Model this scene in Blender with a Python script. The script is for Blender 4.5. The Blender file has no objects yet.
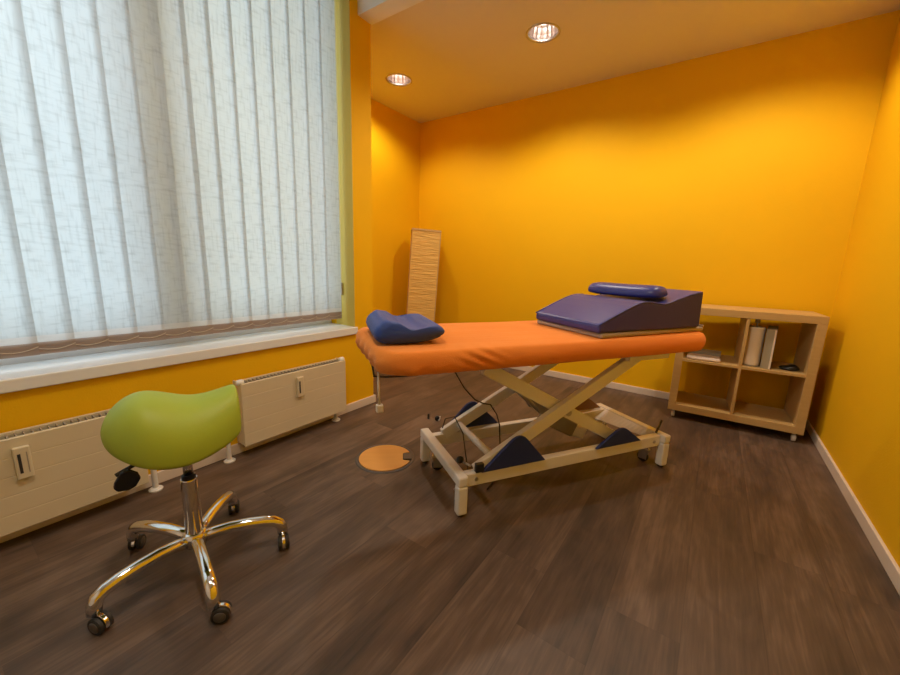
import bpy, bmesh, math, random
from mathutils import Vector, Matrix
random.seed(4)
S = bpy.context.scene
COL = S.collection
PI = math.pi

# ------------------------------------------------------------------ materials
def new_mat(name):
    m = bpy.data.materials.new(name); m.use_nodes = True
    nt = m.node_tree
    return m, nt, nt.nodes['Principled BSDF']

def N(nt, kind, **kw):
    n = nt.nodes.new(kind)
    for k, v in kw.items(): setattr(n, k, v)
    return n

def mat(name, col, rough=.5, metal=0, bump=0, bscale=60, var=0, vscale=4, stretch=(1,1,1), coat=0, sheen=0, spec=.5):
    m, nt, b = new_mat(name)
    b.inputs['Base Color'].default_value = (*col, 1)
    b.inputs['Roughness'].default_value = rough
    b.inputs['Metallic'].default_value = metal
    b.inputs['Coat Weight'].default_value = coat
    b.inputs['Sheen Weight'].default_value = sheen
    b.inputs['Specular IOR Level'].default_value = spec
    tc = N(nt, 'ShaderNodeTexCoord'); mp = N(nt, 'ShaderNodeMapping')
    mp.inputs['Scale'].default_value = stretch
    nt.links.new(tc.outputs['Object'], mp.inputs['Vector'])
    if var:
        no = N(nt, 'ShaderNodeTexNoise'); no.inputs['Scale'].default_value = vscale; no.inputs['Detail'].default_value = 5
        nt.links.new(mp.outputs[0], no.inputs['Vector'])
        mx = N(nt, 'ShaderNodeMix', data_type='RGBA')
        mx.inputs[6].default_value = (*[max(0, c*(1-var)) for c in col], 1)
        mx.inputs[7].default_value = (*[min(1, c*(1+var)) for c in col], 1)
        nt.links.new(no.outputs['Fac'], mx.inputs[0]); nt.links.new(mx.outputs[2], b.inputs['Base Color'])
    if bump:
        n2 = N(nt, 'ShaderNodeTexNoise'); n2.inputs['Scale'].default_value = bscale; n2.inputs['Detail'].default_value = 4
        nt.links.new(mp.outputs[0], n2.inputs['Vector'])
        bp = N(nt, 'ShaderNodeBump'); bp.inputs['Strength'].default_value = bump; bp.inputs['Distance'].default_value = .01
        nt.links.new(n2.outputs['Fac'], bp.inputs['Height']); nt.links.new(bp.outputs[0], b.inputs['Normal'])
    return m

M_wall = mat('orange_paint', (.86,.495,.004), .7, bump=.12, bscale=140, var=.03, vscale=1.5, spec=.2)
M_reveal = mat('yellow_reveal', (.62,.48,.09), .6, bump=.1, bscale=140)
M_ceil = mat('ceiling_paint', (.80,.72,.60), .8, bump=.06, bscale=180)
M_white = mat('white_trim_paint', (.86,.85,.83), .4)
M_sill = mat('white_sill_laminate', (.82,.85,.88), .25)
M_base = mat('light_baseboard', (.78,.68,.58), .45, var=.05)
M_rad = mat('radiator_enamel', (.72,.63,.44), .42, var=.03, vscale=2)
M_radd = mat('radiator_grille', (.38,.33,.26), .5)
M_frame = mat('cream_powder_coat', (.82,.80,.76), .38)
M_grey = mat('grey_metal', (.36,.34,.30), .4, metal=.6)
M_chrome = mat('chrome', (.82,.80,.78), .09, metal=1)
M_steel = mat('brushed_steel', (.55,.53,.50), .3, metal=1)
M_black = mat('black_plastic', (.012,.012,.014), .35)
M_rub = mat('dark_rubber', (.03,.028,.026), .6)
M_navy = mat('navy_vinyl', (.036,.042,.235), .38, bump=.04, bscale=90, var=.06)
M_navyside = mat('navy_vinyl_bounce_tint', (.040,.034,.27), .5, bump=.05, bscale=90)  # same navy vinyl; side colour made bluer to offset orange bounce light
M_blue = mat('blue_stretch_fabric', (.020,.055,.27), .6, bump=.1, bscale=300, sheen=.05)
M_pad = mat('navy_pad', (.013,.028,.15), .6, bump=.05, bscale=100)
M_green = mat('lime_green_upholstery', (.36,.46,.035), .52, bump=.03, bscale=120)
M_mat = mat('taupe_liner', (.42,.34,.27), .8, bump=.1, bscale=150)
M_towel = mat('cream_cloth', (.75,.62,.52), .9, bump=.2, bscale=200)
M_cableb = mat('dark_cable', (.04,.03,.025), .5)
M_cablew = mat('pale_cable', (.7,.62,.5), .5)
M_paper = mat('white_paper', (.80,.72,.60), .8, bump=.05, bscale=80)
M_paper2 = mat('grey_card', (.38,.35,.26), .7)
M_brown = mat('brown_pad', (.22,.11,.04), .5, var=.1)
M_rim = mat('floor_box_rim', (.10,.085,.075), .45)
M_frost = mat('clear_castor', (.75,.72,.68), .25)

def terry():
    m, nt, b = new_mat('orange_terry')
    b.inputs['Roughness'].default_value = .92; b.inputs['Sheen Weight'].default_value = .1
    b.inputs['Specular IOR Level'].default_value = .15
    tc = N(nt, 'ShaderNodeTexCoord')
    no = N(nt, 'ShaderNodeTexNoise'); no.inputs['Scale'].default_value = 5; no.inputs['Detail'].default_value = 6
    nt.links.new(tc.outputs['Object'], no.inputs['Vector'])
    mx = N(nt, 'ShaderNodeMix', data_type='RGBA')
    mx.inputs[6].default_value = (.84,.24,.035,1); mx.inputs[7].default_value = (.92,.31,.055,1)
    nt.links.new(no.outputs['Fac'], mx.inputs[0]); nt.links.new(mx.outputs[2], b.inputs['Base Color'])
    n2 = N(nt, 'ShaderNodeTexNoise'); n2.inputs['Scale'].default_value = 220; n2.inputs['Detail'].default_value = 2
    nt.links.new(tc.outputs['Object'], n2.inputs['Vector'])
    bp = N(nt, 'ShaderNodeBump'); bp.inputs['Strength'].default_value = .35; bp.inputs['Distance'].default_value = .004
    nt.links.new(n2.outputs['Fac'], bp.inputs['Height'])
    mp = N(nt, 'ShaderNodeMapping'); mp.inputs['Scale'].default_value = (2.2, 16, 9); nt.links.new(tc.outputs['Object'], mp.inputs['Vector'])
    n3 = N(nt, 'ShaderNodeTexNoise'); n3.inputs['Scale'].default_value = 1; n3.inputs['Detail'].default_value = 2; nt.links.new(mp.outputs[0], n3.inputs['Vector'])
    b2 = N(nt, 'ShaderNodeBump'); b2.inputs['Strength'].default_value = .35; b2.inputs['Distance'].default_value = .02
    nt.links.new(n3.outputs['Fac'], b2.inputs['Height']); nt.links.new(bp.outputs[0], b2.inputs['Normal']); nt.links.new(b2.outputs[0], b.inputs['Normal'])
    return m
M_terry = terry()

def birch(name, c1, c2, rough=.45, stretch=(2,30,30)):
    m, nt, b = new_mat(name)
    b.inputs['Roughness'].default_value = rough
    tc = N(nt, 'ShaderNodeTexCoord'); mp = N(nt, 'ShaderNodeMapping'); mp.inputs['Scale'].default_value = stretch
    nt.links.new(tc.outputs['Object'], mp.inputs['Vector'])
    no = N(nt, 'ShaderNodeTexNoise'); no.inputs['Scale'].default_value = 1.6; no.inputs['Detail'].default_value = 6
    no.inputs['Distortion'].default_value = .6
    nt.links.new(mp.outputs[0], no.inputs['Vector'])
    mx = N(nt, 'ShaderNodeMix', data_type='RGBA'); mx.inputs[6].default_value = (*c1, 1); mx.inputs[7].default_value = (*c2, 1)
    nt.links.new(no.outputs['Fac'], mx.inputs[0]); nt.links.new(mx.outputs[2], b.inputs['Base Color'])
    return m
M_birch = birch('birch_veneer', (.50,.32,.115), (.64,.44,.185))
M_disc = birch('beech_disc', (.70,.32,.075), (.84,.44,.12), .4)

def floor_mat():
    m, nt, b = new_mat('dark_plank_floor')
    L = nt.links.new
    def math_(op, a, bb=None, c=None):
        n = N(nt, 'ShaderNodeMath', operation=op)
        for i, v in enumerate((a, bb, c)):
            if v is None: continue
            if isinstance(v, (int, float)): n.inputs[i].default_value = v
            else: L(v, n.inputs[i])
        return n.outputs[0]
    tc = N(nt, 'ShaderNodeTexCoord'); sp = N(nt, 'ShaderNodeSeparateXYZ'); L(tc.outputs['Object'], sp.inputs[0])
    X, Y = sp.outputs[0], sp.outputs[1]
    W = .213
    px = math_('DIVIDE', math_('ADD', X, -.055 + 20*W), W)
    ix = math_('FLOOR', px); fx = math_('FRACT', px)
    wn = N(nt, 'ShaderNodeTexWhiteNoise', noise_dimensions='1D'); L(ix, wn.inputs['W'])
    py = math_('ADD', math_('DIVIDE', math_('ADD', Y, 10.0), 1.22), wn.outputs['Value'])
    iy = math_('FLOOR', py); fy = math_('FRACT', py)
    cb = N(nt, 'ShaderNodeCombineXYZ'); L(ix, cb.inputs[0]); L(iy, cb.inputs[1])
    w2 = N(nt, 'ShaderNodeTexWhiteNoise', noise_dimensions='3D'); L(cb.outputs[0], w2.inputs['Vector'])
    # grain, offset per plank
    off = N(nt, 'ShaderNodeVectorMath', operation='SCALE'); L(w2.outputs['Color'], off.inputs[0]); off.inputs['Scale'].default_value = 30
    add = N(nt, 'ShaderNodeVectorMath', operation='ADD'); L(tc.outputs['Object'], add.inputs[0]); L(off.outputs[0], add.inputs[1])
    mp = N(nt, 'ShaderNodeMapping'); mp.inputs['Scale'].default_value = (9,1.1,1); L(add.outputs[0], mp.inputs['Vector'])
    g1 = N(nt, 'ShaderNodeTexNoise'); g1.inputs['Scale'].default_value = 1.0; g1.inputs['Detail'].default_value = 7; g1.inputs['Roughness'].default_value = .6
    g1.inputs['Distortion'].default_value = .8; L(mp.outputs[0], g1.inputs['Vector'])
    mp2 = N(nt, 'ShaderNodeMapping'); mp2.inputs['Scale'].default_value = (110,7,1); L(add.outputs[0], mp2.inputs['Vector'])
    g2 = N(nt, 'ShaderNodeTexNoise'); g2.inputs['Scale'].default_value = 1.0; g2.inputs['Detail'].default_value = 3; L(mp2.outputs[0], g2.inputs['Vector'])
    mp3 = N(nt, 'ShaderNodeMapping'); mp3.inputs['Scale'].default_value = (5,2.2,1); L(add.outputs[0], mp3.inputs['Vector'])
    g3 = N(nt, 'ShaderNodeTexNoise'); g3.inputs['Scale'].default_value = 1.0; g3.inputs['Detail'].default_value = 2; g3.inputs['Distortion'].default_value = 2.0; L(mp3.outputs[0], g3.inputs['Vector'])
    v = math_('ADD', math_('MULTIPLY', g1.outputs['Fac'], .55), math_('MULTIPLY', g2.outputs['Fac'], .26))
    v = math_('ADD', v, math_('MULTIPLY', g3.outputs['Fac'], .25))
    v = math_('SUBTRACT', math_('ADD', v, math_('MULTIPLY', math_('SUBTRACT', w2.outputs['Value'], .5), .10)), .04)
    cr = N(nt, 'ShaderNodeValToRGB'); L(v, cr.inputs[0])
    e = cr.color_ramp.elements
    e[0].position = .32; e[0].color = (.052,.036,.027,1)
    e[1].position = .72; e[1].color = (.225,.150,.106,1)
    k = e.new(.5); k.color = (.113,.073,.050,1)
    # seams
    ax = math_('MINIMUM', fx, math_('SUBTRACT', 1.0, fx)); ay = math_('MINIMUM', fy, math_('SUBTRACT', 1.0, fy))
    sx = math_('LESS_THAN', ax, .007); sy = math_('LESS_THAN', ay, .0012)
    seam = math_('MAXIMUM', sx, math_('MULTIPLY', sy, .4))
    mx = N(nt, 'ShaderNodeMix', data_type='RGBA'); L(math_('MULTIPLY', seam, .3), mx.inputs[0])
    L(cr.outputs[0], mx.inputs[6]); mx.inputs[7].default_value = (.03,.02,.016,1)
    L(mx.outputs[2], b.inputs['Base Color'])
    b.inputs['Specular IOR Level'].default_value = .4
    rr = math_('ADD', .40, math_('MULTIPLY', g2.outputs['Fac'], .16)); L(rr, b.inputs['Roughness'])
    bp = N(nt, 'ShaderNodeBump'); bp.inputs['Strength'].default_value = .12; bp.inputs['Distance'].default_value = .003
    L(math_('SUBTRACT', g2.outputs['Fac'], seam), bp.inputs['Height']); L(bp.outputs[0], b.inputs['Normal'])
    return m
M_floor = floor_mat()

def slat_mat(name, col, trans, streak=True):
    m, nt, b = new_mat(name); L = nt.links.new
    nt.nodes.remove(b)
    out = nt.nodes['Material Output']
    tc = N(nt, 'ShaderNodeTexCoord')
    cols = []
    for sc in ((1,14,70), (1,90,10)):
        mp = N(nt, 'ShaderNodeMapping'); mp.inputs['Scale'].default_value = sc; L(tc.outputs['Object'], mp.inputs['Vector'])
        no = N(nt, 'ShaderNodeTexNoise'); no.inputs['Scale'].default_value = 1; no.inputs['Detail'].default_value = 3; L(mp.outputs[0], no.inputs['Vector'])
        r = N(nt, 'ShaderNodeValToRGB'); L(no.outputs['Fac'], r.inputs[0])
        r.color_ramp.elements[0].position = .50; r.color_ramp.elements[0].color = (1,1,1,1)
        r.color_ramp.elements[1].position = .74; r.color_ramp.elements[1].color = (.76,.77,.77,1)
        cols.append(r)
    mu = N(nt, 'ShaderNodeMix', data_type='RGBA', blend_type='MULTIPLY'); mu.inputs[0].default_value = 1 if streak else 0
    L(cols[0].outputs[0], mu.inputs[6]); L(cols[1].outputs[0], mu.inputs[7])
    m2 = N(nt, 'ShaderNodeMix', data_type='RGBA', blend_type='MULTIPLY'); m2.inputs[0].default_value = 1
    L(mu.outputs[2], m2.inputs[6]); m2.inputs[7].default_value = (*col, 1)
    d = N(nt, 'ShaderNodeBsdfDiffuse'); t = N(nt, 'ShaderNodeBsdfTranslucent')
    d.inputs['Color'].default_value = (*col, 1)
    L(m2.outputs[2], t.inputs['Color'])
    ms = N(nt, 'ShaderNodeMixShader'); ms.inputs[0].default_value = trans
    L(d.outputs[0], ms.inputs[1]); L(t.outputs[0], ms.inputs[2]); L(ms.outputs[0], out.inputs['Surface'])
    return m
M_slat = slat_mat('blind_fabric', (.64,.68,.70), .64)
M_hem = slat_mat('blind_hem', (.44,.36,.32), .35, False)

def lamp_paper():
    m = mat('crinkled_paper', (.72,.47,.13), .75, bump=.7, bscale=1.0, var=.14, vscale=1.0, stretch=(9,9,80))
    for n in m.node_tree.nodes:
        if n.type == 'BUMP': n.inputs['Distance'].default_value = .012
    return m
M_lpaper = lamp_paper()

def glass():
    m, nt, b = new_mat('window_glass'); nt.nodes.remove(b)
    t = N(nt, 'ShaderNodeBsdfTransparent'); t.inputs['Color'].default_value = (.95,.98,.97,1)
    g = N(nt, 'ShaderNodeBsdfGlossy'); g.inputs['Roughness'].default_value = .02
    ms = N(nt, 'ShaderNodeMixShader'); ms.inputs[0].default_value = .06
    nt.links.new(t.outputs[0], ms.inputs[1]); nt.links.new(g.outputs[0], ms.inputs[2])
    nt.links.new(ms.outputs[0], nt.nodes['Material Output'].inputs['Surface'])
    return m
M_glass = glass()

def emis(name, col, st):
    m, nt, b = new_mat(name)
    b.inputs['Base Color'].default_value = (1,1,1,1)
    b.inputs['Emission Color'].default_value = (*col, 1); b.inputs['Emission Strength'].default_value = st
    return m
M_bulb = emis('lamp_glow', (1,.88,.76), 5)
M_refl = mat('ribbed_reflector', (.80,.72,.70), .32, metal=.9)

# ------------------------------------------------------------------ mesh helpers
def obj(name, bm, m, parent=None, smooth=False, bevel=0, subsurf=0, loc=None, kind=None):
    me = bpy.data.meshes.new(name)
    bmesh.ops.recalc_face_normals(bm, faces=bm.faces)
    bm.to_mesh(me); bm.free()
    for k in (m if isinstance(m, (list, tuple)) else [m]): me.materials.append(k)
    if smooth:
        for p in me.polygons: p.use_smooth = True
    o = bpy.data.objects.new(name, me); COL.objects.link(o)
    if parent: o.parent = parent
    if loc: o.location = loc
    if bevel:
        md = o.modifiers.new('b', 'BEVEL'); md.width = bevel; md.segments = 2; md.limit_method = 'ANGLE'; md.angle_limit = math.radians(40)
        md.harden_normals = False
    if subsurf:
        md = o.modifiers.new('s', 'SUBSURF'); md.levels = subsurf; md.render_levels = subsurf
    if kind: o['kind'] = kind
    return o

def box(bm, x0, x1, y0, y1, z0, z1, mi=0):
    v = [bm.verts.new((x, y, z)) for x in (x0, x1) for y in (y0, y1) for z in (z0, z1)]
    for q in ((0,1,3,2), (4,6,7,5), (0,4,5,1), (2,3,7,6), (0,2,6,4), (1,5,7,3)):
        f = bm.faces.new([v[i] for i in q]); f.material_index = mi
    return v

def bx(*a):
    bm = bmesh.new(); box(bm, *a); return bm

def frame_dirs(d):
    d = Vector(d).normalized()
    u = Vector((0,0,1)) if abs(d.z) < .95 else Vector((1,0,0))
    s = d.cross(u).normalized(); return s, s.cross(d).normalized()

def tube(bm, pts, rs, n=12, caps=True):
    """swept round tube through points with radius per point"""
    pts = [Vector(p) for p in pts]
    if not isinstance(rs, (list, tuple)): rs = [rs]*len(pts)
    rings = []; ps = None
    for i, p in enumerate(pts):
        d = (pts[min(i+1, len(pts)-1)] - pts[max(i-1, 0)]).normalized()
        if ps is None: s, t = frame_dirs(d)
        else:
            s = (ps - d*ps.dot(d)).normalized(); t = s.cross(d).normalized()
        ps = s
        rings.append([bm.verts.new(p + rs[i]*(math.cos(2*PI*k/n)*s + math.sin(2*PI*k/n)*t)) for k in range(n)])
    for a, b in zip(rings, rings[1:]):
        for k in range(n): bm.faces.new((a[k], a[(k+1) % n], b[(k+1) % n], b[k]))
    if caps: bm.faces.new(rings[0]); bm.faces.new(rings[-1])
    return bm

def T(pts, r, n=12):
    bm = bmesh.new(); tube(bm, pts, r, n); return bm

def lathe(bm, prof, c=(0,0,0), n=32, axis='z', mi=0):
    """profile of (radius, height)"""
    rings = []
    for r, h in prof:
        ring = []
        for k in range(n):
            a = 2*PI*k/n
            if axis == 'z': p = (r*math.cos(a), r*math.sin(a), h)
            elif axis == 'x': p = (h, r*math.cos(a), r*math.sin(a))
            else: p = (r*math.cos(a), h, r*math.sin(a))
            ring.append(bm.verts.new(Vector(p)+Vector(c)))
        rings.append(ring)
    for a, b in zip(rings, rings[1:]):
        for k in range(n):
            f = bm.faces.new((a[k], a[(k+1) % n], b[(k+1) % n], b[k])); f.material_index = mi
    return rings

def LT(prof, c=(0,0,0), n=32, axis='z', caps=True):
    bm = bmesh.new(); r = lathe(bm, prof, c, n, axis)
    if caps: bm.faces.new(r[0]); bm.faces.new(r[-1])
    return bm

def bar(bm, p, q, w, h, up=(0,0,1)):
    """rectangular bar from p to q; w across, h in the 'up' direction"""
    p, q = Vector(p), Vector(q); d = (q-p).normalized(); u = Vector(up)
    s = d.cross(u).normalized(); t = s.cross(d).normalized()
    vs = []
    for e in (p, q):
        for a, b in ((-1,-1), (1,-1), (1,1), (-1,1)): vs.append(bm.verts.new(e + s*a*w/2 + t*b*h/2))
    for q4 in ((0,1,2,3), (7,6,5,4), (0,4,5,1), (1,5,6,2), (2,6,7,3), (3,7,4,0)): bm.faces.new([vs[i] for i in q4])
    return bm

def prism(bm, poly, y0, y1, axis='y'):
    """closed polygon of (a, z) extruded along b"""
    def P(a, b, z): return (a, b, z) if axis == 'y' else (b, a, z)
    A = [bm.verts.new(P(a, y0, z)) for a, z in poly]; B = [bm.verts.new(P(a, y1, z)) for a, z in poly]
    n = len(poly)
    for i in range(n): bm.faces.new((A[i], A[(i+1) % n], B[(i+1) % n], B[i]))
    bm.faces.new(A); bm.faces.new(B)
    return bm

def empty(name, loc, rz=0, label=None, cat=None, group=None):
    o = bpy.data.objects.new(name, None); COL.objects.link(o)
    o.empty_display_size = .1
    o.location = loc; o.rotation_euler = (0, 0, rz)
    tag(o, label, cat, group)
    return o

def tag(o, label=None, cat=None, group=None):
    if label: o['label'] = label
    if cat: o['category'] = cat
    if group: o['group'] = group
    return o

def copy_tree(o, parent=None):
    c = o.copy(); COL.objects.link(c)
    if parent: c.parent = parent
    for ch in list(o.children): copy_tree(ch, c)
    return c

# ------------------------------------------------------------------ room
XL, XA, XR = -2.12, -3.07, .69          # window wall, alcove wall, right wall
YF, YP, YB = -1.7, 2.014, 3.69          # front wall, pillar end, back wall
ZC, ZF = 2.70, 3.02                     # lowered ceiling, front ceiling
WY0, WY1, WZ0, WZ1 = -1.25, 1.836, .60, 2.94
st = 'structure'
obj('floor', bx(XA-.3, XR+.3, YF-.3, YB+.3, -.12, 0), M_floor, kind=st)
bm = bmesh.new()
box(bm, XL-.36, XL, YF-.3, WY0, 0, ZF+.1)
box(bm, XL-.36, XL, WY0, WY1, 0, WZ0)
box(bm, XL-.36, XL, WY0, WY1, WZ1, ZF+.1)
box(bm, XL-.36, XL, WY1, YP, 0, ZF+.1)
box(bm, XA-.3, XL-.36, YP-.3, YP, 0, ZF+.1)
obj('wall_left', bm, M_wall, kind=st)
# yellow reveal lining of the window opening
bm = bmesh.new()
box(bm, XL-.20, XL+.0015, WY1-.003, WY1+.0015, WZ0, WZ1)
box(bm, XL-.20, XL+.0015, WY0-.0015, WY0+.003, WZ0, WZ1)
obj('trim_reveal', bm, M_reveal, kind=st)
obj('wall_alcove', bx(XA-.3, XA, YP, YB+.3, 0, ZF+.1), M_wall, kind=st)
obj('wall_back', bx(XA, XR+.3, YB, YB+.3, 0, ZF+.1), M_wall, kind=st)
obj('wall_right', bx(XR, XR+.3, YF-.3, YB, 0, ZF+.1), M_wall, kind=st)
obj('wall_front', bx(XL, XR, YF-.3, YF, 0, ZF+.1), M_white, kind=st)
obj('ceiling_front', bx(XL, XR, YF, 1.91, ZF, ZF+.1), M_white, kind=st)
obj('trim_beam', bx(XL, XR, 1.905, 2.025, 2.655, ZF+.1), M_white, kind=st)

LIGHTS = [(-1.222, 2.783), (-2.561, 2.772), (.12, 2.79)]
RH = .108
# lowered ceiling with round openings for the downlights
bm = bmesh.new()
hs = .16; zs = ZC
xs = sorted([XA, XR] + [l[0]-hs for l in LIGHTS] + [l[0]+hs for l in LIGHTS])
ya, yb = 2.78-hs, 2.78+hs
def quad(x0, x1, y0, y1):
    bm.faces.new([bm.verts.new(p) for p in ((x0,y0,zs), (x0,y1,zs), (x1,y1,zs), (x1,y0,zs))])
quad(XA, XR, 2.02, ya); quad(XA, XR, yb, YB)
for i in range(0, len(xs)-1, 2): quad(xs[i], xs[i+1], ya, yb)
for lx, ly in LIGHTS:
    n = 32; A = []; B = []
    for k in range(n):
        a = 2*PI*k/n; c, s = math.cos(a), math.sin(a); f = hs/max(abs(c), abs(s))
        A.append(bm.verts.new((lx+RH*c, ly+RH*s, zs))); B.append(bm.verts.new((lx+f*c, 2.78+f*s, zs)))
    for k in range(n): bm.faces.new((A[k], A[(k+1) % n], B[(k+1) % n], B[k]))
box(bm, XA, XR, 2.02, YB, ZC+.17, ZC+.2)
obj('ceiling_back', bm, M_ceil, kind=st)

# baseboards
BH, BT = .060, .014
obj('baseboard_back', bx(XA+BT, XR-BT, YB-BT, YB, 0, BH), M_base, bevel=.003, kind=st)
obj('baseboard_right', bx(XR-BT, XR, YF, YB-BT, 0, BH), M_base, bevel=.003, kind=st)
bm = bmesh.new(); box(bm, XL, XL+BT, YF, YP+BT, 0, BH); box(bm, XA+BT, XL, YP, YP+BT, 0, BH)
obj('baseboard_left', bm, M_base, bevel=.003, kind=st)
obj('baseboard_alcove', bx(XA, XA+BT, YP+BT, YB, 0, BH), M_base, bevel=.003, kind=st)

# window: frame, mullion, glass, sill
wx0, wx1 = XL-.34, XL-.262
win = empty('window_1', (0,0,0)); win['kind'] = st
bm = bmesh.new()
box(bm, wx0, wx1, WY0, WY1, WZ0, .76); box(bm, wx0, wx1, WY0, WY1, WZ1-.08, WZ1)
box(bm, wx0, wx1, WY0, WY0+.08, .70, WZ1-.08); box(bm, wx0, wx1, WY1-.08, WY1, .70, WZ1-.08)
box(bm, wx0, XL-.205, .68, .86, .76, WZ1-.02)
o = obj('window_frame', bm, M_sill, win, bevel=.004); o['kind'] = st
for y0, y1 in ((WY0+.08, .66), (.88, WY1-.08)):
    o = obj('window_pane', bx(XL-.305, XL-.299, y0, y1, .70, WZ1-.08), M_glass, win); o['kind'] = st
# sill board, overhanging the wall
bm = bmesh.new(); box(bm, XL-.262, XL+.012, WY0, WY1, .595, .632)
box(bm, XL+.0015, XL+.022, WY0-.01, WY1+.012, .580, .632)
obj('trim_sill', bm, M_sill, bevel=.005, kind=st)

# ------------------------------------------------------------------ vertical blind
blind = empty('vertical_blind', (XL-.115, .3, .685), 0, 'white fabric vertical blind with hemmed slats hanging in the big window', 'blind')
PITCH, SW = .1096, .1325
def slat_bm(z0, z1, dx=0, bow=.004):
    bm = bmesh.new(); nn = 6; A = []; B = []
    for i in range(nn+1):
        y = -SW/2 + SW*i/nn; x = bow*(1-(2*i/nn-1)**2) + dx
        A.append(bm.verts.new((x, y, z0))); B.append(bm.verts.new((x, y, z1)))
    for i in range(nn): bm.faces.new((A[i], A[i+1], B[i+1], B[i]))
    return bm
slat0 = obj('slat', slat_bm(.078, 2.19), M_slat, blind, smooth=True)
hem = obj('hem_pocket', slat_bm(0, .05, .0008), M_hem, slat0, smooth=True)
hem2 = obj('weight_plate', bx(-.0012, -.0002, -SW/2+.004, SW/2-.004, .004, .046), M_hem, slat0)
# lighter stitched band above the pocket
band = obj('stitched_band', slat_bm(.05, .078, .0004), slat_mat('blind_double_cloth', (.72,.72,.72), .5, False), slat0, smooth=True)
ch = obj('bead_chain', T([(.008+.004*0, -SW/2+SW*t, .036-.018*(1-(2*t-1)**2)) for t in [i/8 for i in range(9)]], .0012, 6), M_cablew, slat0)
k = 0; y = WY1-.028-SW/2
while y > WY0+.05:
    s = slat0 if k == 0 else copy_tree(slat0, blind)
    s.location = (0, y-.3, 0); s.rotation_euler = (0, 0, math.radians(-5 + random.uniform(-1, 1)))
    y -= PITCH; k += 1
obj('head_rail', bx(-.02, .02, WY0-.3+.02, WY1-.3-.02, 2.19, 2.23), M_white, blind, bevel=.003)
cord = obj('cord_tidy', bx(-.012, .0, 1.517, 1.529, .17, .26), M_grey, blind, bevel=.003)
tube_c = obj('pull_cord', T([(-.006, 1.523, .26), (-.006, 1.523, 2.19)], .0015, 6), M_cablew, blind)

# ------------------------------------------------------------------ radiators
def radiator(name, y0, y1, label, meter_y, post_ys):
    xf = XL + .115; zb, zt = .075, .435
    r = empty(name, (XL+.06, (y0+y1)/2, 0), 0, label, 'radiator', 'radiators under the window')
    ym = (y0+y1)/2; X = lambda v: v-(XL+.06); Y = lambda v: v-ym
    # front panel with pressed horizontal grooves
    bm = bmesh.new(); poly = []
    nb = 5; hh = (zt-zb)/nb
    poly = [(X(xf-.014), zb)]
    for i in range(nb):
        z0, z1 = zb+i*hh, zb+(i+1)*hh
        poly += [(X(xf-.0007), z0+.0005), (X(xf), z0+.0025), (X(xf), z1-.0025), (X(xf-.0007), z1-.0005)]
    poly += [(X(xf-.014), zt)]
    prism(bm, poly, Y(y0), Y(y1))
    obj('front_panel', bm, M_rad, r, bevel=.002)
    obj('rear_panel', bx(X(XL+.025), X(XL+.037), Y(y0)+.004, Y(y1)-.004, zb, zt), M_rad, r, bevel=.002)
    bm = bmesh.new()
    n = int((y1-y0)/.022)
    for i in range(n):
        yy = y0+.012+i*(y1-y0-.024)/n
        box(bm, X(XL+.040), X(xf-.017), Y(yy), Y(yy+.004), zb+.012, zt-.004)
    obj('fins', bm, M_radd, r)
    bm = bmesh.new()
    for yy in (y0+.002, y1-.012): box(bm, X(XL+.022), X(xf-.001), Y(yy), Y(yy+.010), zb+.004, zt+.006)
    obj('end_panel', bm, M_rad, r, bevel=.004)
    if y1 > 1:
        for yy, nm in ((y0, 'valve_cap'), (y1-.02, 'vent_cap')):
            obj(nm, LT([(.010, -.022), (.015, -.018), (.016, .010), (.010, .018)], (X(XL+.085), Y(yy+.012), zt+.004), 16, 'y'), M_white, r, smooth=True)
    # heat meter clipped on the front
    m = obj('heat_meter', bx(X(xf), X(xf+.016), Y(meter_y-.022), Y(meter_y+.022), .275, .400), M_rad, r, bevel=.005)
    bm = bmesh.new(); box(bm, X(xf+.0155), X(xf+.0175), Y(meter_y-.012), Y(meter_y-.004), .300, .375)
    obj('scale_slot', bm, M_rub, m)
    if y1 < 1: obj('scale_slot', bx(X(xf+.0155), X(xf+.017), Y(meter_y+.010), Y(meter_y+.013), .298, .378), M_radd, m)
    for py in post_ys:
        f = obj('foot', LT([(.028, 0), (.029, .006), (.022, .012), (.012, .014), (.011, .10), (.011, .26)], (X(XL+.060), Y(py), 0), 20), M_frame, r, smooth=False)
        f.modifiers.new('e', 'EDGE_SPLIT')
    return r
radiator('radiator', -.95, .513, 'long cream panel radiator with wide slotted meter behind the green stool', .155, (-.55, .548))
radiator('radiator', .948, 1.648, 'short cream panel radiator near the room corner with narrow slotted meter', 1.295, (.885, 1.600))

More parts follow.
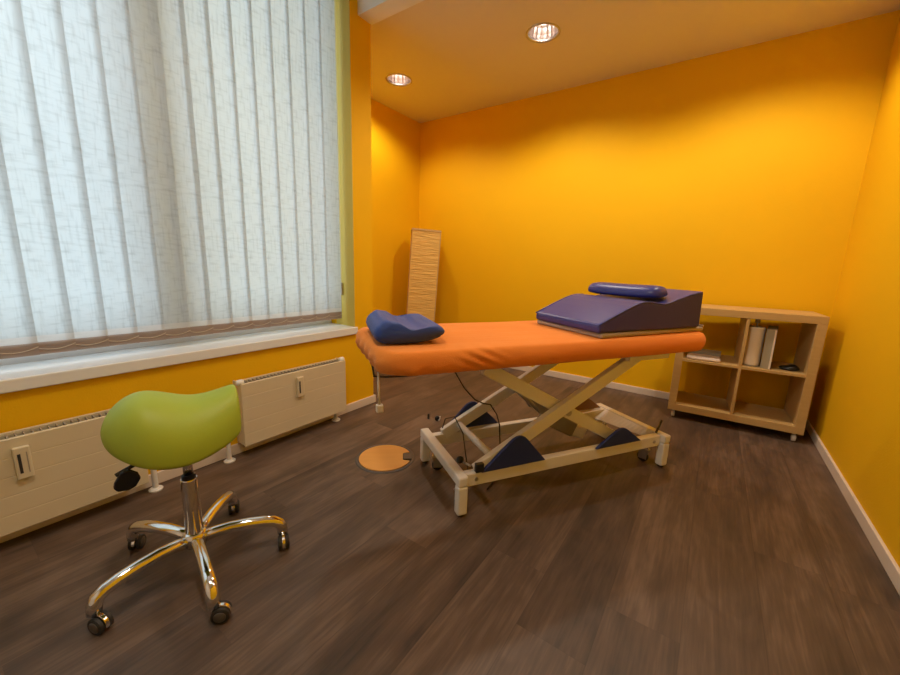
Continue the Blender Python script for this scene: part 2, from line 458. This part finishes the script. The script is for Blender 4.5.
# ------------------------------------------------------------------ downlights
LAB = ['round recessed ceiling downlight nearest the camera with bright lamp showing', 'smaller looking recessed downlight deeper in the alcove above the paper lamp', 'recessed downlight at the right end of the row outside the picture']
for i, (lx, ly) in enumerate(LIGHTS):
    d = empty('ceiling_light', (lx, ly, ZC), 0, LAB[i], 'ceiling light', 'recessed downlights')
    bm = bmesh.new()
    lathe(bm, [(RH+.010, .0), (RH+.010, -.004), (RH, -.006), (RH-.006, .0), (RH-.004, .02), (RH+.004, .02), (RH+.002, .0), (RH+.010, 0)])
    obj('trim_ring', bm, M_steel, d, smooth=True)
    bm = bmesh.new(); n = 40; prof = [(.104, .004), (.100, .04), (.090, .08), (.070, .115), (.030, .125)]
    rings = []
    for r, h in prof:
        rings.append([bm.verts.new(((r+(.0022 if k % 2 else 0))*math.cos(2*PI*k/n), (r+(.0022 if k % 2 else 0))*math.sin(2*PI*k/n), h)) for k in range(n)])
    for a, b in zip(rings, rings[1:]):
        for k in range(n): bm.faces.new((a[k], a[(k+1) % n], b[(k+1) % n], b[k]))
    bm.faces.new(rings[-1])
    obj('reflector', bm, M_refl, d)
    obj('bulb', LT([(.004, .055), (.024, .062), (.030, .085), (.026, .110), (.020, .122)], (0,0,0), 24), M_bulb, d, smooth=True)
    L = bpy.data.lights.new('downlight', 'SPOT'); L.energy = 36 if i == 1 else 54; L.color = (1, .86, .70)
    L.spot_size = math.radians(150); L.spot_blend = .55; L.shadow_soft_size = .05
    lo = bpy.data.objects.new('downlight_beam', L); COL.objects.link(lo); lo.parent = d; lo.location = (0, 0, .004)

# a surface lamp of the front half of the room, above the picture's upper edge
d = empty('ceiling_light', (-.75, .30, ZF), 0, 'round surface ceiling lamp above the front half of the room, outside the picture', 'ceiling light')
obj('lamp_housing', LT([(.14, -.001), (.14, -.03), (.125, -.035)], n=40), M_white, d)
obj('diffuser', LT([(.124, -.034), (.11, -.045), (.04, -.052)], n=40), M_bulb, d, smooth=True)
L = bpy.data.lights.new('front_light', 'SPOT'); L.energy = 66; L.color = (1, .86, .70)
L.spot_size = math.radians(165); L.spot_blend = .5; L.shadow_soft_size = .12
lo = bpy.data.objects.new('front_light_beam', L); COL.objects.link(lo); lo.parent = d; lo.location = (0, 0, -.2)

# ------------------------------------------------------------------ treatment table
U = Vector((.536, .844, 0)).normalized(); CX, CY = -.6585, 1.929
RZ = math.atan2(U.y, U.x)
tb = empty('treatment_table', (CX, CY, 0), RZ, 'height adjustable treatment table with orange terry cover on cream scissor frame', 'treatment table')

def pad_mesh(a0, a1, hb, z0, z1, rc, nx=150, ny=44, wr=True):
    """rounded-corner slab: rows of closed rings around the border profile"""
    bm = bmesh.new()
    def outline(off):
        pts = []; r = max(rc-off, .02)
        for cx, cy, s in ((a1-rc, hb-rc, 0), (a0+rc, hb-rc, 1), (a0+rc, -hb+rc, 2), (a1-rc, -hb+rc, 3)):
            for k in range(9):
                t = PI/2*(s+k/8); pts.append((cx+r*math.cos(t), cy+r*math.sin(t)))
        # refine straight runs
        out = []
        for i, p in enumerate(pts):
            q = pts[(i+1) % len(pts)]
            L = math.hypot(2, 0); d = math.hypot(q[0]-p[0], q[1]-p[1]); m = 130 if (i in (8, 26)) else 24 if (i in (17, 35)) else 1
            for j in range(m): out.append((p[0]+(q[0]-p[0])*j/m, p[1]+(q[1]-p[1])*j/m))
        return out
    h = z1-z0; R = h*.5
    prof = []
    for k in range(17):
        t = -PI/2 + PI*k/16
        prof.append((R*.60*(1-math.cos(t)), (z0+z1)/2 + R*math.sin(t)))
    prof.insert(0, (.09, z0+.004))
    for off in (.07, .10, .14, .20): prof.append((off, z1+.002))
    rings = []
    for off, z in prof:
        ring = []
        for x, y in outline(off):
            dz = 0; dn = 0
            ring.append(bm.verts.new((x, y, z)))
        rings.append(ring)
    n = len(rings[0])
    for a, b in zip(rings, rings[1:]):
        for k in range(n): bm.faces.new((a[k], a[(k+1) % n], b[(k+1) % n], b[k]))
    bm.faces.new(rings[0])
    # inner fill
    c = rings[-1]; bm.faces.new(c)
    from mathutils import noise
    for v in bm.verts:
        x, y, z = v.co
        w = noise.noise(Vector((x*3, y*4, z*4)))*.004
        g = math.exp(-((x+.60)/.085)**2 - ((z-.740)/.035)**2) if y < -.2 else 0       # diagonal creases on the near side
        w += g*.009*math.sin((x*.8+z*1.8)*95)
        if z < z0+.03: w += .0035*math.sin(x*70)*math.exp(-((x+.95)/.25)**2) + .002*noise.noise(Vector((x*18, y*18, 0)))
        e = math.exp(-((x-a0)/.12)**2)
        w += e*.005*math.sin(y*60+z*40)*(1 if z < z1-.03 else .2)
        v.co += Vector((0, -w if y < 0 else w, w*.5 if z > z1-.01 else 0)) if abs(x-a0) > .06 else Vector((-w, 0, 0))
    return bm
obj('padded_top', pad_mesh(-1.005, .80, .325, .690, .783, .13), M_terry, tb, smooth=True)
# under-top frame
bm = bmesh.new()
for b in (-.165, .165): box(bm, -.56, .53, b-.015, b+.015, .664, .700)
for b in (-.250, .250): box(bm, .25, .53, b-.015, b+.015, .655, .695)
for a in (-.56, .50): box(bm, a, a+.03, -.15, .15, .664, .700)
box(bm, .49, .53, -.25, .25, .662, .695)
obj('top_frame', bm, M_frame, tb, bevel=.004)
# floor frame: two end portals and side rails
def portal(a):
    bm = bmesh.new(); w = .024
    box(bm, a-w, a+w, -.252, .285, .148, .196)
    box(bm, a-w, a+w, -.252, -.208, .012, .148); box(bm, a-w, a+w, .240, .285, .012, .148)
    return bm
obj('end_portal', portal(-.624), M_frame, tb, bevel=.008)
obj('end_portal', portal(.634), M_frame, tb, bevel=.008)
for a in (-.624, .634):
    for b in (-.23, .262): obj('foot_glide', LT([(.014, 0), (.016, .004), (.016, .013)], (a, b, 0), 16), M_rub, tb)
for s in (-1, 1):
    obj('side_rail', bx(-.601, .611, s*.205-.02, s*.205+.02, .128, .190), M_frame, tb, bevel=.005)
    for a in (-.60, .61):
        obj('rail_bolt', LT([(.009, -.003), (.009, .003)], (a+.05*(-1 if a > 0 else 1), s*.2265, .160), 14, 'y'), M_steel, tb)
# scissor arms
PIV = (-.035, .395)
def arm(b, p, q, w=.032, h=.062):
    bm = bmesh.new(); bar(bm, (p[0], b, p[1]), (q[0], b, q[1]), w, h); return bm
for s in (-1, 1):
    obj('scissor_arm', arm(s*.200, (-.545, .185), (.375, .665)), M_frame, tb, bevel=.004)
    obj('scissor_arm', arm(s*.155, (-.500, .655), (.430, .140)), M_frame, tb, bevel=.004)
    obj('pivot_bolt', LT([(.016, -.02), (.016, .02)], (PIV[0], s*.178, PIV[1]), 18, 'y'), M_steel, tb)
obj('cross_tube', T([(-.455, -.185, .235), (-.455, .185, .235)], .017, 14), M_frame, tb, smooth=True)
obj('cross_tube', T([(.30, -.14, .22), (.30, .14, .22)], .015, 14), M_frame, tb, smooth=True)
obj('cross_tube', T([(.36, -.185, .655), (.36, .185, .655)], .014, 14), M_frame, tb, smooth=True)
# actuator in the middle and its bracket plates
mo = bmesh.new(); bar(mo, (-.02, .01, .30), (.16, .01, .205), .10, .085)
mo = obj('lift_motor', mo, M_grey, tb, bevel=.008)
obj('motor_housing', bar(bmesh.new(), (.145, .01, .213), (.245, .01, .165), .085, .07), M_frame, mo, bevel=.01)
obj('piston_rod', T([(-.02, .01, .30), (-.22, .01, .47)], .012, 12), M_steel, mo, smooth=True)
bm = bmesh.new(); prism(bm, [(-.20, .50), (-.02, .40), (-.04, .335), (-.10, .345)], .045, .055)
prism(bm, [(-.20, .50), (-.02, .40), (-.04, .335), (-.10, .345)], -.055, -.045)
obj('bracket_plate', bm, M_grey, tb)
# guard pads between arms and rails
def guard(a0, a1, at0, at1, h, b, m, name='guard_pad'):
    poly = [(a0, .191)]
    k = 6
    P0 = Vector((a0, .191)); P1 = Vector(((at0+at1)/2, .191+h*1.25)); P2 = Vector((a1, .191))
    poly = [tuple(P0)]
    A = P0.lerp(P1, .72); B = P2.lerp(P1, .72)
    for i in range(k+1):
        t = i/k; q = A.lerp(P1, t).lerp(P1.lerp(B, t), t); poly.append((q.x, q.y))
    poly.append(tuple(P2))
    return obj(name, prism(bmesh.new(), poly, b-.008, b+.008), m, tb, bevel=.003)
guard(-.53, -.185, -.36, -.31, .135, -.2285, M_pad)
guard(-.53, -.185, -.39, -.33, .140, .2285, M_pad)
guard(.13, .445, .24, .36, .085, -.2285, M_pad)
o = guard(.18, .60, .32, .52, .10, .2285, M_brown); o['label'] = 'brown guard pad'  # far right pad, coloured brown unlike the other three
# curved kick plate by the right end
bm = bmesh.new(); A = []; B = []
for i in range(17):
    t = i/16; b = -.17+.42*t
    A.append(bm.verts.new((.608, b, .188))); B.append(bm.verts.new((.595-.10*t, b, .150-.012*t)))
for i in range(16): bm.faces.new((A[i], A[i+1], B[i+1], B[i]))
o = obj('kick_plate', bm, M_frame, tb); sd = o.modifiers.new('t', 'SOLIDIFY'); sd.thickness = .004
# levers, knobs
obj('lever', T([(.60, -.20, .200), (.64, -.18, .212), (.70, -.15, .235)], .006, 10), M_black, tb, smooth=True)
lv = obj('lever', T([(-.585, -.165, .215), (-.575, -.21, .222)], .005, 10), M_steel, tb, smooth=True)
obj('knob', LT([(.012, -.012), (.018, -.006), (.018, .006), (.012, .012)], (-.59, -.13, .212), 16, 'y'), M_black, lv, smooth=True)
obj('clamp_block', bx(-.560, -.520, -.240, -.218, .196, .238), M_black, tb, bevel=.004)
obj('lever', T([(.42, .27, .20), (.45, .30, .235)], .006, 8), M_black, tb, smooth=True)
# castors of the table
def table_castor(a, b, ry):
    c = obj('castor', bx(-.012, .012, -.004, .004, .046, .15), M_steel, tb, loc=(a, b, 0))
    c.rotation_euler.z = ry
    w = obj('wheel', LT([(.010, -.010), (.026, -.010), (.030, -.006), (.030, .006), (.026, .010), (.010, .010)], (.012, 0, .0305), 24, 'y'), M_rub, c, smooth=True)
    obj('fork', bx(-.012, .034, -.015, -.012, .02, .075), M_steel, c, bevel=.004)
    obj('fork', bx(-.012, .034, .012, .015, .02, .075), M_steel, c, bevel=.004)
    obj('fork_plate', bx(-.020, .030, -.017, .017, .072, .082), M_steel, c, bevel=.003)
for a, b, r in ((-.600, -.150, .5), (-.598, .165, -.3), (.590, -.160, 1.9), (.595, .16, 1.0)): table_castor(a, b, r)
# cables of the table
obj('cable', T([(-.99, -.12, .692), (-.98, -.1, .640), (-.93, -.1, .632), (-.87, -.1, .630), (-.80, -.1, .628), (-.74, -.1, .640), (-.69, -.1, .690)], .004, 8), M_cableb, tb, smooth=True)
P = [(-.575, 0, .690), (-.575, 0, .60), (-.52, 0, .51), (-.46, 0, .445), (-.41, 0, .418), (-.37, 0, .408), (-.33, 0, .35), (-.31, 0, .29), (-.30, 0, .18), (-.30, .0, .05), (-.33, -.03, .006), (-.42, -.10, .004)]
obj('cable', T(P, .0035, 8), M_cableb, tb, smooth=True)
P = [(-.44, .19, .405), (-.40, .19, .398), (-.50, .16, .30), (-.56, .12, .24), (-.575, .05, .2), (-.54, -.03, .12), (-.50, -.08, .03), (-.45, -.14, .004)]
obj('cable', T([(-.56, .17, .235), (-.55, .16, .29), (-.50, .15, .30), (-.47, .10, .22), (-.48, .04, .14), (-.49, -.03, .05), (-.52, -.08, .004)], .003, 8), M_cableb, tb, smooth=True)
hc = obj('hanging_cord', T([(-.985, -.215, .70), (-.985, -.215, .62), (-.983, -.216, .555)], .0045, 8), M_cablew, tb, smooth=True)
hp = obj('plug', bx(-.995, -.968, -.228, -.200, .528, .560), M_cablew, hc, bevel=.005)

def place(a, b, z): return (CX+U.x*a-U.y*b, CY+U.y*a+U.x*b, z)

# ------------------------------------------------------------------ contour pillow (left end)
def contour_pillow():
    bm = bmesh.new(); n = 20; rows = 14
    W, D = .30, .50
    def top(s):   # s 0..1 along short side: high hump, dip, low hump
        pts = [(0,.030), (.06,.058), (.18,.078), (.32,.076), (.48,.054), (.62,.048), (.78,.062), (.91,.060), (1,.042)]
        for (x0, z0), (x1, z1) in zip(pts, pts[1:]):
            if s <= x1:
                t = (s-x0)/(x1-x0); t = t*t*(3-2*t); return z0+(z1-z0)*t
        return pts[-1][1]
    prof = [(-W/2+W*i/n, top(i/n)) for i in range(n+1)]
    bot = [(W/2-.004, .030), (W/2-.035, .012), (W/2-.12, 0), (-W/2+.12, 0), (-W/2+.05, 0), (-W/2+.02, .006)]
    ring0 = prof+bot
    rings = []
    for j in range(rows+1):
        t = j/rows*2-1
        e = (1-abs(t)**9)**.35 if abs(t) < 1 else .0
        sc = .90+.10*e; dip = .008*math.cos(t*PI/2) * -1
        rings.append([bm.verts.new((x*sc, t*D/2, .04+(z-.04)*(.80+.20*e)+(dip if z > .03 and -.08 < x < .1 else 0))) for x, z in ring0])
    m = len(ring0)
    for a, b in zip(rings, rings[1:]):
        for k in range(m): bm.faces.new((a[k], a[(k+1) % m], b[(k+1) % m], b[k]))
    bm.faces.new(rings[0]); bm.faces.new(rings[-1])
    return bm
pl = obj('neck_pillow', contour_pillow(), M_blue, smooth=True, subsurf=1)
pl.scale = (.98, .82, 1.24); pl.location = place(-.838, -.012, .7865); pl.rotation_euler.z = RZ+math.radians(-5)
tag(pl, 'blue contoured neck pillow lying on the left end of the orange table', 'pillow')

# ------------------------------------------------------------------ liner mat, wedge cushion, bolster
lm = bmesh.new()
box(lm, .005, .73, -.318, .205, 0, .010)
for v in lm.verts: v.co.z += 0
lin = obj('liner_mat', bx(0, .762, -.235, .235, 0, .022), M_mat, bevel=.008)
lin.location = place(.012, -.058, .7865); lin.rotation_euler.z = RZ+math.radians(3)
tag(lin, 'thin grey brown liner mat under the big navy wedge cushion', 'mat')
fl_ = obj('folded_edge', T([(.757, -.232, .027), (.764, -.1, .029), (.762, .1, .028), (.760, .232, .027)], [.007,.009,.009,.007], 10), M_mat, lin, smooth=True)

wd = empty('wedge_cushion', place(0, -.055, .8095), RZ+math.radians(2), 'large navy vinyl wedge cushion with raised knee hump at the right of the table', 'cushion')
def smooth_poly(pts, r):
    return pts
prof = [(0, .0), (0, .040), (.05, .062), (.13, .095), (.20, .122), (.245, .136), (.285, .143), (.33, .142), (.375, .134), (.42, .130), (.455, .134), (.52, .152), (.61, .174), (.718, .194), (.724, 0)]
o = obj('cover', prism(bmesh.new(), prof, -.235, .235), [M_navy], wd, bevel=.012)
o.data.materials.append(M_navyside)
for p in o.data.polygons:
    if abs(p.normal.y) > .9: p.material_index = 1
    p.use_smooth = False
prof_pipe = [(x, z) for x, z in prof[1:-2]] + [(.706, .190)]
for s in (-1, 1):
    obj('piping', T([(x, s*.2325, z-.002) for x, z in prof_pipe], .0035, 8), M_navy, wd, smooth=True)

bo = bmesh.new(); rows = 22; n = 28; L2 = .212; rings = []
for j in range(rows+1):
    t = -1+2*j/rows; e = (1-abs(t)**7)**.5 if abs(t) < 1 else .0
    e = .35+.65*e
    ring = []
    for k_ in range(n):
        a = 2*PI*k_/n; c, s = math.cos(a), math.sin(a)
        x = .078*abs(c)**.8*(1 if c > 0 else -1)*e; z = (.048*s if s > 0 else .020*s)*e
        ring.append(bo.verts.new((x, t*L2, z + .006*t*t)))
    rings.append(ring)
for a, b in zip(rings, rings[1:]):
    for k_ in range(n): bo.faces.new((a[k_], a[(k_+1) % n], b[(k_+1) % n], b[k_]))
bo.faces.new(rings[0]); bo.faces.new(rings[-1])
bol = obj('knee_bolster', bo, M_navy, smooth=True)
bol.location = place(.435, -.02, .976); bol.rotation_euler = (0, math.radians(-2), RZ+math.radians(14))
tag(bol, 'small navy half round bolster resting on top of the wedge cushion', 'bolster')

# ------------------------------------------------------------------ shelf unit on castors
SH = empty('shelf_unit', (.204, 3.440, 0), math.radians(2.5), 'birch veneer shelf unit with four open cubes on small castors', 'shelf')
w2, dd, zb, zt = .393, .195, .062, .852
th = .050
obj('bottom_board', bx(-w2, w2, -dd, dd, zb, zb+th), M_birch, SH, bevel=.002)
obj('top_board', bx(-w2, w2, -dd, dd, zt-th, zt), M_birch, SH, bevel=.002)
obj('side_board', bx(-w2, -w2+th, -dd, dd, zb+th, zt-th), M_birch, SH, bevel=.002)
obj('side_board', bx(w2-th, w2, -dd, dd, zb+th, zt-th), M_birch, SH, bevel=.002)
zm = (zb+zt)/2
obj('middle_shelf', bx(-w2+th, w2-th, -dd+.003, dd-.003, zm-.009, zm+.009), M_birch, SH, bevel=.0015)
obj('divider', bx(-.009, .009, -dd+.003, dd-.003, zb+th, zm-.009), M_birch, SH, bevel=.0015)
obj('divider', bx(-.009, .009, -dd+.003, dd-.003, zm+.009, zt-th), M_birch, SH, bevel=.0015)
for x in (-w2+.04, w2-.04):
    for y in (-dd+.035, dd-.035):
        c = obj('castor', bx(x-.008, x+.008, y-.008, y+.008, .040, zb), M_steel, SH, bevel=.002)
        obj('wheel', LT([(.008, -.012), (.020, -.011), (.0225, -.007), (.0225, .007), (.020, .011), (.008, .012)], (x, y, .0225), 20, 'x'), M_frost, c, smooth=True)
def onshelf(x, y, z):
    a = math.radians(2.5); return (.204+x*math.cos(a)-y*math.sin(a), 3.440+x*math.sin(a)+y*math.cos(a), z)
zs_ = zm+.009
# folded paper pads in the left upper cube
o = obj('folded_towel', bx(-.105, .105, -.08, .08, 0, .020), M_towel, bevel=.008); o.location = onshelf(-.215, -.085, zs_); o.rotation_euler.z = .03
tag(o, 'cream folded cloth lying on the left middle shelf board', 'cloth')
bm = bmesh.new(); tube(bm, [(-.098, -.078, .012), (-.03, -.084, .011), (.03, -.080, .011), (.10, -.082, .010)], [.011, .008, .010, .007], 10)
obj('rolled_edge', bm, M_towel, o, smooth=True)
o2 = obj('paper_stack', bx(-.105, .105, -.07, .07, 0, .035), M_paper2, bevel=.004); o2.location = onshelf(-.205, .08, zs_); o2.rotation_euler.z = -.02
tag(o2, 'flat pale box behind the folded cloth in the upper left cube', 'box')
# paper roll on its holder
pr = empty('paper_roll', onshelf(.062, -.088, zs_), 0, 'white paper roll standing on a holder in the upper right cube', 'paper roll')
obj('roll', LT([(.018, .008), (.050, .008), (.0515, .02), (.0515, .268), (.050, .275), (.018, .275)], n=32, caps=False), M_paper, pr, smooth=False).modifiers.new('e', 'EDGE_SPLIT')
obj('holder_base', LT([(.055, 0), (.055, .006)], n=28), M_grey, pr)
obj('holder_rod', LT([(.006, .006), (.006, .30), (.013, .302), (.016, .312), (.013, .325), (.018, .330), (.016, .340)], n=16), M_grey, pr)
bk = obj('ring_binder', bx(-.027, .027, -.13, .13, 0, .272), M_paper2, bevel=.003); bk.location = onshelf(.158, -.03, zs_); bk.rotation_euler = (0, 0, math.radians(-7))
tag(bk, 'tall pale grey binder standing right beside the paper roll', 'binder')
obj('page_block', bx(.017, .027, -.134, -.129, .003, .269), M_paper, bk)
bm = bmesh.new(); bmesh.ops.create_uvsphere(bm, u_segments=24, v_segments=12, radius=1)
for v in bm.verts:
    x, y, z = v.co; v.co = Vector((x*.055, y*.04, (z*.026 if z > 0 else z*.012)+.012+.006*math.sin(x*3)*(z > 0)))
o = obj('black_pouch', bm, M_black, smooth=True); o.location = onshelf(.272, -.09, zs_)
tag(o, 'small rounded black pouch at the right end of the shelf board', 'pouch')

# ------------------------------------------------------------------ paper floor lamp
fl = empty('floor_lamp', (-2.765, 3.325, .006), math.radians(43), 'tall square crinkled paper floor lamp standing in the back left corner', 'lamp')
q = Matrix.Rotation(math.radians(3.0), 3, Vector((-.63, .777, 0))) @ Matrix.Rotation(math.radians(43), 3, 'Z')   # the shade leans a little
fl.rotation_euler = q.to_euler()
bm = bmesh.new(); hw = .15; n = 90; rings = []
from mathutils import noise
for j in range(n+1):
    z = .04+1.40*j/n; ring = []
    for sx, sy, ex, ey in ((1,-1,0,1), (1,1,-1,0), (-1,1,0,-1), (-1,-1,1,0)):
        for i in range(6):
            t = i/6; x = sx*hw+ex*2*hw*t; y = sy*hw+ey*2*hw*t
            nx, ny = (ey, -ex)
            d = noise.noise(Vector((x*6, y*6, z*55)))*.005*(1 if i else 0)
            ring.append(bm.verts.new((x+nx*d, y+ny*d, z)))
    rings.append(ring)
for a, b in zip(rings, rings[1:]):
    m_ = len(a)
    for k_ in range(m_): bm.faces.new((a[k_], a[(k_+1) % m_], b[(k_+1) % m_], b[k_]))
obj('lamp_shade', bm, M_lpaper, fl)
bm = bmesh.new()
for z in (.02, 1.438):
    for s in (-1, 1):
        box(bm, -hw-.004, hw+.004, s*hw-.006, s*hw+.006, z, z+.018); box(bm, s*hw-.006, s*hw+.006, -hw, hw, z, z+.018)
for sx in (-1, 1):
    for sy in (-1, 1): box(bm, sx*hw-.004, sx*hw+.006*(sx > 0)+.0, sy*hw-.004, sy*hw+.004, 0, 1.45)
obj('wooden_frame', bm, M_birch, fl)
obj('lamp_base', bx(-.10, .10, -.10, .10, .0, .02), M_birch, fl)
obj('bulb_holder', LT([(.02, .02), (.02, .10), (.03, .13), (.028, .20), (.01, .23)], n=16), M_white, fl)

# ------------------------------------------------------------------ saddle stool
ST = (-1.40, .466)
vw = math.atan2(.949, .316)
stl = empty('saddle_stool', (ST[0], ST[1], 0), 0, 'lime green saddle stool on a five armed chrome base with castors', 'stool')
# seat lofted along the local s axis (s to screen right)
def interp(tbl, s):
    for (a, *va), (b, *vb) in zip(tbl, tbl[1:]):
        if s <= b:
            t = max(0, (s-a)/(b-a)); t = t*t*(3-2*t)
            return [x+(y-x)*t for x, y in zip(va, vb)]
    return tbl[-1][1:]
SEC = [ # s, half width, ridge z, lower edge z
 (-.202, .020, .585, .555), (-.192, .065, .618, .530), (-.165, .108, .658, .508), (-.125, .142, .682, .486),
 (-.085, .163, .686, .470), (-.03, .168, .664, .458), (.02, .160, .645, .458), (.065, .146, .645, .466),
 (.11, .128, .655, .480), (.145, .108, .666, .497), (.160, .092, .668, .508), (.166, .060, .655, .530)]
bm = bmesh.new(); rings = []; n = 32
for s, w, zt_, zl in SEC:
    ring = []
    for k_ in range(n):
        a = 2*PI*k_/n; c, sn = math.cos(a), math.sin(a)
        x = w*math.copysign(abs(c)**.85, c)
        if sn >= 0: z = zl+.03 + (zt_-zl-.03)*sn**.9
        else: z = zl+.03 + .032*sn*(abs(c)**.3 if abs(sn) < 1 else 1)
        ring.append(bm.verts.new((s, -x, z)))
    rings.append(ring)
for a, b in zip(rings, rings[1:]):
    for k_ in range(n): bm.faces.new((a[k_], a[(k_+1) % n], b[(k_+1) % n], b[k_]))
bm.faces.new(rings[0]); bm.faces.new(rings[-1])
seat = obj('seat', bm, M_green, stl, smooth=True, subsurf=2); seat.rotation_euler.z = vw; seat.location.z = -.010
obj('seat_plate', bx(-.07, .06, -.05, .05, .445, .485), M_black, seat, bevel=.006)
# gas column
bm = bmesh.new(); r = lathe(bm, [(.027, .105), (.028, .13), (.026, .20), (.0255, .345), (.024, .350)]); bm.faces.new(r[0]); bm.faces.new(r[-1])
obj('column', bm, M_chrome, stl, smooth=True).modifiers.new('e', 'EDGE_SPLIT')
obj('column_collar', LT([(.0215, .350), (.0215, .362), (.015, .366)]), M_black, stl)
obj('piston', LT([(.0145, .366), (.0145, .435)]), M_chrome, stl, smooth=True)
lv = obj('height_lever', T([(-.07, .0, .462), (-.105, -.0, .458), (-.125, -.01, .450), (-.178, -.040, .438)], .006, 10), M_black, stl, smooth=True)
lv.rotation_euler.z = vw
bm = bmesh.new()
prism(bm, [(-.020, .455), (.0, .462), (.022, .445), (.030, .425), (.018, .400), (.000, .392), (-.025, .394), (-.036, .408), (-.034, .425)], -.006, .006)
pd = obj('lever_paddle', bm, mat('dark_blue_paddle', (.010,.014,.035), .25), lv, bevel=.005); pd.location = (-.192, -.05, -.008); pd.rotation_euler = (0, .1, .15)
# hub, legs and castors
obj('hub', LT([(.022, .088), (.036, .095), (.040, .118), (.036, .138), (.028, .146)], n=32), M_chrome, stl, smooth=True)
def caster(parent, rr, th, steer):
    x, y = rr*math.cos(th), rr*math.sin(th)
    c = obj('castor', LT([(.006, .045), (.006, .085)], n=12), M_steel, parent, loc=(x, y, 0)); c.rotation_euler.z = steer
    # hooded twin wheel
    bm = bmesh.new(); n = 20; A = []; B = []
    for i in range(n+1):
        a = math.radians(-20) + math.radians(200)*i/n
        A.append((.018+.029*math.cos(a), .027+.029*math.sin(a)))
    for y0, y1 in ((-.006, .006),):
        prism(bm, A, y0, y1)
    obj('hood', bm, M_chrome, c, bevel=.002)
    for s in (-1, 1):
        wl = obj('wheel', LT([(.004, s*.007), (.024, s*.007), (.0262, s*.009), (.0262, s*.017), (.023, s*.019), (.004, s*.0195)], (.018, 0, .0262), 28, 'y'), M_rub, c, smooth=True)
        wl.modifiers.new('e', 'EDGE_SPLIT')
        obj('wheel_cap', LT([(.004, s*.0212), (.0155, s*.0210), (.0175, s*.0192)], (.018, 0, .0262), 24, 'y'), M_rim, wl, smooth=True)
    return c
for k_, (st_) in enumerate((.9, -.5, 2.6, 2.4, .4)):
    th_ = math.radians(-13+72*k_)
    pts = [(.020, .112), (.06, .123), (.11, .128), (.17, .126), (.22, .120), (.252, .112), (.272, .099), (.281, .080), (.283, .056)]
    rs = [.021, .0205, .020, .0200, .0198, .0198, .0198, .0196, .0190]
    obj('leg', T([(r_*math.cos(th_), r_*math.sin(th_), z_) for r_, z_ in pts], rs, 18), M_chrome, stl, smooth=True)
    caster(stl, .283, th_, st_)

# ------------------------------------------------------------------ floor outlet box and small plugs
fb = empty('floor_socket_box', (-1.42, 1.437, 0), math.radians(42), 'round flush floor outlet with orange wooden lid beside the treatment table', 'floor outlet')
obj('rim', LT([(.168, 0), (.167, .003), (.152, .0045), (.149, .001)], n=64, caps=False), M_rim, fb, smooth=True)
bm = bmesh.new(); n = 72; pts = []
for k_ in range(n):
    a = 2*PI*k_/n; x, y = .147*math.cos(a), .147*math.sin(a)
    if x > .100 and abs(y) < .045: x = .100
    pts.append((x, y))
A = [bm.verts.new((x, y, .0005)) for x, y in pts]; B = [bm.verts.new((x, y, .006)) for x, y in pts]
for k_ in range(n): bm.faces.new((A[k_], A[(k_+1) % n], B[(k_+1) % n], B[k_]))
bm.faces.new(B)
obj('lid', bm, M_disc, fb)
obj('cable_flap', bx(.103, .150, -.034, .034, .0005, .010), M_rim, fb, bevel=.003)
obj('gap_shadow_well', bx(.098, .156, -.045, .045, .0004, .0025), M_black, fb)
o = obj('black_plug', LT([(.007, 0), (.008, .004), (.008, .030), (.005, .038)], n=16), M_black, smooth=True); o.location = (-1.573, 2.03, 0)
tag(o, 'tiny upright black peg on the floor behind the table frame', 'peg')
sk = empty('small_castor', (-1.505, 2.045, 0), .9, 'tiny black and white wheel lying on the floor beside the black peg', 'wheel')
obj('tyre', LT([(.006, -.007), (.018, -.006), (.018, .006), (.006, .007)], (0,0,.018), 20, 'y'), M_black, sk, smooth=True)
obj('fork', T([(.004, -.012, .004), (.014, -.013, .012), (.018, -.012, .028), (.016, -.010, .036)], .004, 8), M_frost, sk, smooth=True)

# ------------------------------------------------------------------ light, world, camera
w = bpy.data.worlds.new('World'); S.world = w; w.use_nodes = True
bg = w.node_tree.nodes['Background']; bg.inputs[0].default_value = (.80, .91, 1.0, 1); bg.inputs[1].default_value = 2.6
al = bpy.data.lights.new('window_portal', 'AREA'); al.shape = 'RECTANGLE'; al.size = WZ1-WZ0; al.size_y = WY1-WY0
al.cycles.is_portal = True
ao = bpy.data.objects.new('window_portal', al); COL.objects.link(ao)
ao.location = (XL-.37, (WY0+WY1)/2, (WZ0+WZ1)/2); ao.rotation_euler = (0, -PI/2, 0)

f_px, pitch, yaw, roll = 377.18, .191369, -.605762, .031499
fw = Vector((math.sin(yaw)*math.cos(pitch), math.cos(yaw)*math.cos(pitch), -math.sin(pitch)))
rt = Vector((math.cos(yaw), -math.sin(yaw), 0)); up = rt.cross(fw)
c, s = math.cos(roll), math.sin(roll)
r2 = c*rt+s*up; u2 = -s*rt+c*up
cam = bpy.data.cameras.new('Camera'); cam.sensor_width = 36; cam.lens = f_px/900*36; cam.clip_start = .02
co = bpy.data.objects.new('Camera', cam); COL.objects.link(co)
co.matrix_world = Matrix(((r2.x, u2.x, -fw.x, 0), (r2.y, u2.y, -fw.y, 0), (r2.z, u2.z, -fw.z, 1.1), (0,0,0,1)))
S.camera = co
S.view_settings.view_transform = 'Standard'; S.view_settings.look = 'None'
S.view_settings.gamma = 1; S.view_settings.use_curve_mapping = False
S.view_settings.exposure = 0
